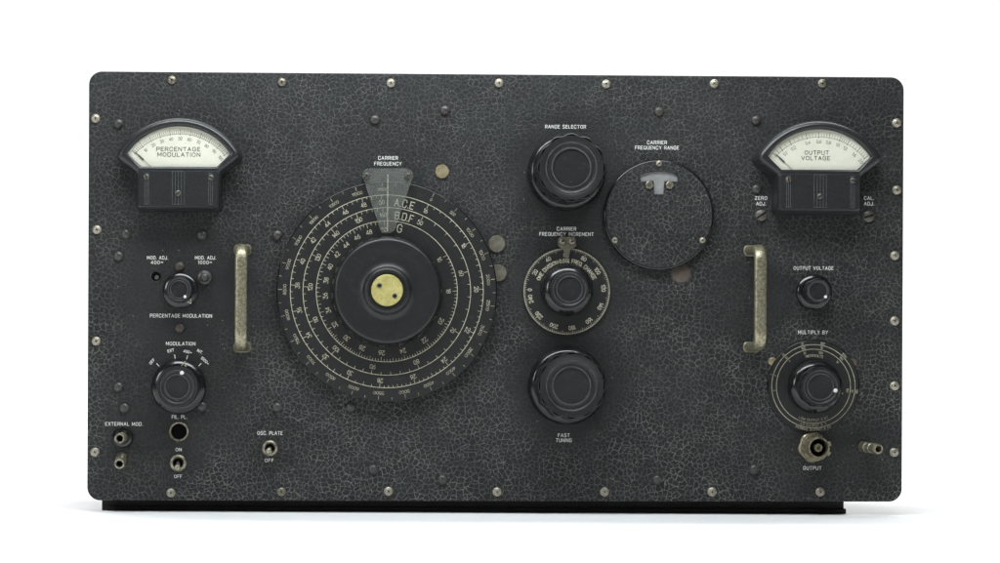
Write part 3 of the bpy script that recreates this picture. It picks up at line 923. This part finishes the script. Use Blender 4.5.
# cursor plate over the dial
CP = P(387.6, 200, 16)
cpts = rounded([(-27.5, 31.2), (27.5, 31.2), (6.2, -32.5), (-6.2, -32.5)][::-1], [6.5, 6.5, 6.5, 6.5], 8)
cur = put('cursor_plate', MB().prism(cpts, [(0.3, 15.0), (0, 15.3), (0, 17.2), (.4, 17.5)]).mesh('cursor_plate', 'cursor'), root, CP, 0, label='clear plastic cursor plate with a hairline over the tuning dial')
put('hairline', MB().box(-.26, .26, -31, 25.5, 17.55, 17.65).mesh('hairline', 'cream'), cur, CP)
s5 = screw_pair(3.3, 2.2, 'slot', 'screw')
for px in (366.9, 408.0):
    q = P(px, 175.6, 17)
    put('screw', s5, cur, q, 17.5, random.uniform(0, 90))
    put('spacer', MB().lathe([(3.2, 0), (3.2, 15.0)], 24).mesh('spacer', 'aged'), cur, q, 0)

# ---- panel meters ---------------------------------------------------------------------
def arc_pts(cx, cy, r, a0, a1, n):
    return [(cx + r * math.sin(R(a0 + (a1 - a0) * i / n)), cy + r * math.cos(R(a0 + (a1 - a0) * i / n))) for i in range(n + 1)]

def meter(fx, fy, label, lines, marks, minor, numerals_h, needle_deg):
    """fan-shaped meter; fx, fy photograph pixel of the middle of its front (window bottom edge)"""
    ZF = 25.0
    C = P(fx, fy, ZF)
    k = k_at(ZF)
    # outline, clockwise from the left shoulder, relative to the window's bottom middle
    top = arc_pts(0, -22, 72.6, -57.5, 57.5, 40)
    right = [(62.6, 12.5), (61.4, 9.2), (58.6, 6.0), (44.0, -4.6), (42.4, -7.5), (42.2, -39.0), (41.2, -41.6), (38.6, -42.6)]
    pts_ = top + right + [(-x, y) for x, y in right[::-1]]
    pts_ = [(x * k, y * k) for x, y in pts_]
    win = arc_pts(0, -20.6, 62.3, -56.5, 56.5, 40) + [(38.2, 0.4), (-38.2, 0.4)]
    win = [(x * k, y * k) for x, y in win]
    case = MB().prism(pts_, [(-.6, 0), (-.6, 1.2), (0, 2.0), (.2, 16), (.8, 20), (2.0, 23), (3.8, 24.6), (5.0, 25)], win,
                      [(-1.6, 25), (-.8, 24.6), (0, 23.6), (.5, 19.6)])
    o = put('panel_meter', case.mesh('panel_meter', 'case', 42), root, C, 0, label=label)
    # lower front cover with ribs and screws
    lc = rounded([(-40, -40), (40, -40), (40, -3.6), (-40, -3.6)], 2.5, 4)
    put('lower_cover', MB().prism([(x * k, y * k) for x, y in lc], [(0, 24.0), (0, 25.7), (.7, 26.4)]).mesh('lower_cover', 'case'), o, C)
    def frame(x0, x1, y0, y1, nin):
        mb = MB(); wv = .42
        xs = [x0 + (x1 - x0) * i / (nin + 1) for i in range(nin + 2)]
        for x in xs:
            mb.box(x - wv / 2, x + wv / 2, y0, y1, 26.2, 26.75)
        for y in (y0, y1):
            mb.box(x0 - wv / 2, x1 + wv / 2, y - wv / 2, y + wv / 2, 26.3, 26.8)
        return mb
    put('rib', frame(-33.2, -29.4, -37.0, -6.0, 1).mesh('rib', 'rib'), o, C)
    put('rib', frame(-6.0, 6.0, -37.0, -4.8, 3).mesh('rib', 'rib'), o, C)
    put('rib', frame(30.0, 33.8, -37.0, -6.0, 1).mesh('rib', 'rib'), o, C)
    hd = MB().lathe([(2.9, 0), (2.9, 1.0), (2.1, 1.6), (.05, 1.8)], 24).mesh('screw', 'slot', 50)
    st = MB().box(-2.5, 2.5, -.38, .38, 1.5, 1.95).mesh('slot', 'hole')
    for x, y, a in ((-31.5, -10.0, 75), (32.2, -10.4, 20), (-.2, -26.0, -40)):
        q = (C[0] + x, C[1] - y)
        mm = hd.copy()
        s_ = put('screw', hd, o, q, 26.4, a)
        # slot joined into the head
        bm = bmesh.new(); bm.from_mesh(mm)
        n0 = len(bm.faces); bm.from_mesh(st)
        for f in list(bm.faces)[n0:]: f.material_index = 1
        bm.to_mesh(mm); bm.free(); mm.materials.append(M['hole']); s_.data = mm
    # scale card
    ZC = 20.2
    cw = [(x * 1.03, (y - 14) * 1.06 + 14) for x, y in win]
    card = put('scale_card', MB().prism(cw, [(0, ZC - 1), (0, ZC)]).mesh('scale_card', 'paper'), o, C)
    mk_ = MB(); nm = MB(); tx = MB()
    cc = (0.5, -24.5)
    mk_.ring(57.6, 58.0, ZC + .12, 160, -50, 51, cc)
    for a in minor:
        radial(mk_, 58.0, 61.2, a, .36, ZC + .14, cc)
    for t, a in marks:
        radial(mk_, 56.6, 62.4, a, .55, ZC + .16, cc)
        if t:
            text(nm, t, cc[0], cc[1], numerals_h * .8, None, .42, ZC + .12, arc=(53.2, a), gap=1.1)
    put('tick_marks', mk_.mesh('tick_marks', 'ink2'), o, C, kind='stuff')
    put('numerals', nm.mesh('numerals', 'ink2'), o, C, kind='stuff')
    for s_, x, y, wd_ in lines:
        text(tx, s_, x, y, 3.6, wd_, .6, ZC + .12, gap=2.1)
    put('lettering', tx.mesh('lettering', 'ink'), o, C)
    nd = MB(); t = R(needle_deg)
    def q(r, off):
        return (cc[0] + r * math.sin(t) + off * math.cos(t), cc[1] + r * math.cos(t) - off * math.sin(t))
    zl, zh = ZC + .7, ZC + 1.0
    for prof in ([(24, .16), (47, .16)], [(47, .16), (48, .8), (52, .75), (60, .12)]):
        for (r0, w0), (r1, w1) in zip(prof, prof[1:]):
            a_ = [q(r0, -w0), q(r0, w0), q(r1, w1), q(r1, -w1)]
            nd.add([(x, y, z) for z in (zl, zh) for x, y in a_], [(3, 2, 1, 0), (4, 5, 6, 7), (0, 1, 5, 4), (1, 2, 6, 5), (2, 3, 7, 6), (3, 0, 4, 7)])
    put('needle', nd.mesh('needle', 'ink'), o, C)
    gp = [(x * 1.012, (y - 14) * 1.02 + 14) for x, y in win]
    put('glass', MB().prism(gp, [(0, 22.0), (0, 22.5)]).mesh('glass', 'glass'), o, C)
    return o

meter(178.5, 166.9, 'fan-shaped black panel meter reading percentage modulation',
      [('PERCENTAGE', -.6, 18.2, 43), ('MODULATION', 0, 12.8, 42)],
      [(str(v) if v else '', (v - 50) * .99 + .8) for v in range(0, 101, 10)], [(v - 50) * .99 + .8 for v in range(0, 100, 2) if v % 10], 3.5, -48)
tabm = [('0.1', -39.5), ('0.2', -29), ('0.4', -12.5), ('0.6', -.8), ('0.8', 9.6), ('1.0', 20), ('1.2', 28.6), ('1.6', 40.5), ('2.0', 50.5)]
vals = [(float(t), a) for t, a in tabm]
mn = []
for (v0, a0), (v1, a1) in zip([(0, -48)] + vals, vals):
    n = 2 if v1 <= .2 else 4
    mn += [a0 + (a1 - a0) * i / n for i in range(1, n)]
meter(820.0, 170.0, 'fan-shaped black panel meter reading output voltage', [('OUTPUT', -2.2, 17.8, 23.5), ('VOLTAGE', -3.2, 12.3, 28)],
      [('', -48)] + tabm, mn, 3.7, -47)

# ---- handles -------------------------------------------------------------------------------
def handle(px, py0, py1, label):
    """bent flat bar standing on two flared feet"""
    ZH = 43.0
    a = P(px, py0, ZH); b_ = P(px, py1, ZH)
    cx, cy = (a[0] + b_[0]) / 2, (a[1] + b_[1]) / 2
    hl = (b_[1] - a[1]) / 2
    # path in (y, z): foot, leg, bend, bar, bend, leg, foot
    path = [(hl - 4.2, 0, 8.4, 5.0), (hl - 4.2, 2.0, 8.2, 4.9), (hl - 4.2, 6.0, 7.2, 4.6), (hl - 4.2, 12, 6.6, 4.4), (hl - 4.3, 22, 6.2, 4.3)]
    rb = 13.0
    for i in range(9):
        t = R(90 * i / 8)
        path.append((hl - 4.3 - rb + rb * math.cos(t), ZH - 4.2 - rb + rb * math.sin(t), 6.1, 4.2))
    for u in (0.75, 0.45, 0.15):
        path.append(((hl - 4.3 - rb) * u, ZH - 4.2, 6.1 - .15 * (1 - u), 4.2))
    path = path + [(-y, z, w_, t_) for y, z, w_, t_ in path[::-1]]
    vs, fs = [], []
    n = len(path); sec = 16
    for k, (y, z, w_, th) in enumerate(path):
        y0, z0 = path[max(0, k - 1)][:2]; y1, z1 = path[min(n - 1, k + 1)][:2]
        if k in (0, n - 1):
            y1, z1 = (y0, z0 + 1) if k == 0 else (y0, z0)
            d = Vector((0, 1)) if k == 0 else Vector((0, -1))
        else:
            d = Vector((y1 - y0, z1 - z0)).normalized()
        nx = Vector((d.y, -d.x))
        for i in range(sec):
            t = 2 * math.pi * i / sec
            e = .62
            cx_ = math.copysign(abs(math.cos(t)) ** e, math.cos(t)) * w_
            cn = math.copysign(abs(math.sin(t)) ** e, math.sin(t)) * th
            vs.append((cx_, y + nx.x * cn, max(0, z + nx.y * cn) if k in (0, n - 1) else z + nx.y * cn))
    for k in range(n - 1):
        for i in range(sec):
            j = (i + 1) % sec
            fs.append((k * sec + i, k * sec + j, (k + 1) * sec + j, (k + 1) * sec + i))
    fs += [tuple(range(sec))[::-1], tuple((n - 1) * sec + i for i in range(sec))]
    o = put('handle', MB().add(vs, fs).mesh('handle', 'handle', 48), root, (cx, cy), 0, label=label)
    foot = MB().prism(rounded([(-8.8, -5.4), (8.8, -5.4), (8.8, 5.4), (-8.8, 5.4)], 4.2, 5), [(0, 0), (0, 1.6), (.6, 2.2)]).mesh('foot', 'handle')
    for sg in (-1, 1):
        put('foot', foot, o, (cx, cy + sg * (hl - 4.2)), 0)
handle(240.8, 242.5, 350.5, 'worn grey-gold carrying handle on the left of the panel')
handle(761.2, 243.5, 350.5, 'worn grey-gold carrying handle on the right of the panel')

# ---- toggle switches --------------------------------------------------------------------
def toggle(px, py, tip, label, rr=8.7):
    pos = P(px, py)
    ring_ = MB().lathe([(rr, 0), (rr, 1.2), (rr * .92, 2.4), (rr * .78, 3.2), (rr * .64, 3.2), (rr * .56, 2.2), (rr * .54, .6), (.1, .5)], 40)
    o = put('toggle_switch', ring_.mesh('toggle_switch', 'nickel', 35), root, pos, 0, label=label)
    put('bushing', MB().lathe([(rr * .52, .6), (rr * .52, 5.2), (rr * .46, 5.6), (rr * .42, 5.4), (rr * .38, 2.0), (.1, 1.9)], 32).mesh('bushing', 'hole', 40), o, pos)
    tx_, ty_ = tip[0], -tip[1]
    z1 = 17.0
    path = [(0, -ty_ * .15, 1), (tx_ * .25, ty_ * .2, 4.5), (tx_ * .55, ty_ * .55, 9), (tx_ * .85, ty_ * .85, 13.5), (tx_, ty_, z1 - 1.5), (tx_ * 1.06, ty_ * 1.06, z1 - .4), (tx_ * 1.08, ty_ * 1.08, z1)]
    put('lever', MB().tube(path, [1.9, 2.0, 2.4, 3.1, 3.3, 2.6, 1.0], 20).mesh('lever', 'nickel', 60), o, pos)
toggle(178.3, 463, (.2, 4.6), 'small metal power toggle switch, lever down')
toggle(270, 448.3, (-.8, 2.8), 'small metal oscillator plate toggle switch, lever down', 8.2)

# ---- pilot lamp opening, adjustment holes -------------------------------------------------
pos = P(179, 431.6)
o = put('pilot_lamp', MB().lathe([(9.7, 0), (9.7, 1.0), (9.0, 1.6), (8.2, 1.4), (7.7, .4)], 48, cap0=False, cap1=False).mesh('pilot_lamp', 'aged', 40), root, pos, 0, label='small round pilot lamp opening with thin metal rim')
put('lens', MB().lathe([(8.3, .2), (7.0, .3), (5, .6), (2.5, .9), (.1, 1.0)], 40).mesh('lens', 'hole', 60), o, pos)
pos = P(156, 276.4)
o = put('adjustment_hole', MB().lathe([(5.6, 0), (5.6, .5), (5.0, .7), (4.7, .25)], 36, cap0=False, cap1=False).mesh('adjustment_hole', 'case', 40), root, pos)
put('bore', MB().lathe([(4.9, .15), (.1, .2)], 36).mesh('bore', 'hole'), o, pos)
put('adjuster', MB().lathe([(2.2, .2), (2.0, .8), (.1, .9)], 20).mesh('adjuster', 'slot'), o, P(156.8, 277.4))
pos = P(204.8, 277.6)
o = put('cap_plug', MB().lathe([(7.4, 0), (7.4, 1.5), (6.6, 3.2), (4.6, 4.0), (4.2, 7.0), (3.4, 8.6), (1.8, 9.4), (.1, 9.6)], 40).mesh('cap_plug', 'rivet', 40), root, pos)

# ---- terminals ------------------------------------------------------------------------------
def post(base, tip, r, label, washer=None, hole=.62, zt=30.0, groove=True):
    pos = P(*base)
    tp = P(tip[0], tip[1], zt)
    tx_, ty_ = tp[0] - pos[0], pos[1] - tp[1]
    d = Vector((tx_, ty_, zt)); L = d.length
    prof = [(r * 1.0, 0), (r, L * .30), (r * .86, L * .34), (r * .86, L * .42), (r, L * .46), (r, L * .60), (r * .9, L * .62), (r * .9, L * .68), (r * .98, L * .70), (r * .98, L * .97), (r * .90, L),
            (r * hole * 1.05, L), (r * hole, L - .8), (r * hole, L * .74)]
    mb = MB().lathe(prof, 28, cap1=False)
    mat = d.to_track_quat('Z', 'Y').to_matrix()
    mb.v = [(mat @ Vector(p))[:] for p in mb.v]
    o = put('binding_post', mb.mesh('binding_post', 'aged', 30), root, pos, 0, label=label)
    hb = MB().lathe([(r * hole * 1.02, L * .75), (.05, L * .755)], 24, cap0=False)
    hb.v = [(mat @ Vector(p))[:] for p in hb.v]
    put('bore', hb.mesh('bore', 'hole'), o, pos)
    if washer:
        put('washer', MB().lathe([(washer, 0), (washer, 3.5), (washer * .93, 4.6), (r * 1.3, 5.0), (r * 1.2, 6.5), (.1, 6.5)], 40).mesh('washer', 'bakelite', 40), o, pos)
post((122.8, 437.2), (119.6, 438.6), 5.3, 'metal terminal post on a black washer', washer=10.4)
post((121.6, 457.0), (119.4, 464.2), 5.3, 'bare metal terminal post drooping at the lower left')
post((862.5, 446.6), (878.6, 449.3), 5.2, 'bare metal terminal post by the lower right edge')

pos = P(812.6, 447.2)
hexa = MB()
hp = rounded([(16.4 * math.cos(R(60 * i + 12)), 16.4 * math.sin(R(60 * i + 12))) for i in range(6)], 7.0, 5)
hexa.prism(hp, [(.2, 0), (0, .6), (0, 5.0), (1.4, 6.0)])
o = put('output_connector', hexa.mesh('output_connector', 'brassy', 30), root, pos, 0, label='round metal coaxial output socket with hexagonal nut')
put('collar', MB().lathe([(13.0, 6), (13.0, 9.0), (12.2, 10), (10.8, 10)], 40).mesh('collar', 'brassy', 30), o, pos)
def threaded(k_, r):
    return r
put('shell', MB().lathe([(10.6, 9.6), (10.6, 11), (10.2, 11.6), (10.6, 12.2), (10.6, 17), (10.2, 17.6), (10.6, 18.2), (10.6, 27.2), (10.0, 28.0), (9.2, 28.0), (8.8, 27.2), (8.8, 15)], 48, cap0=False, cap1=False).mesh('shell', 'brassy', 30), o, pos)
put('bore', MB().lathe([(8.9, 15.2), (.1, 15.3)], 40).mesh('bore', 'hole'), o, pos)
put('centre_contact', MB().lathe([(4.2, 15.2), (4.2, 24.0), (3.6, 24.6), (2.4, 24.6), (2.2, 20.0), (.1, 19.8)], 28).mesh('centre_contact', 'brassy', 35), o, pos)
lug = MB().box(-2.0, 2.0, 10.2, 12.6, 20, 27.5, .5)
put('bayonet_lug', lug.mesh('bayonet_lug', 'brassy'), o, pos, 0, 70)
put('bayonet_lug', lug.mesh('bayonet_lug', 'brassy'), o, pos, 0, 120)
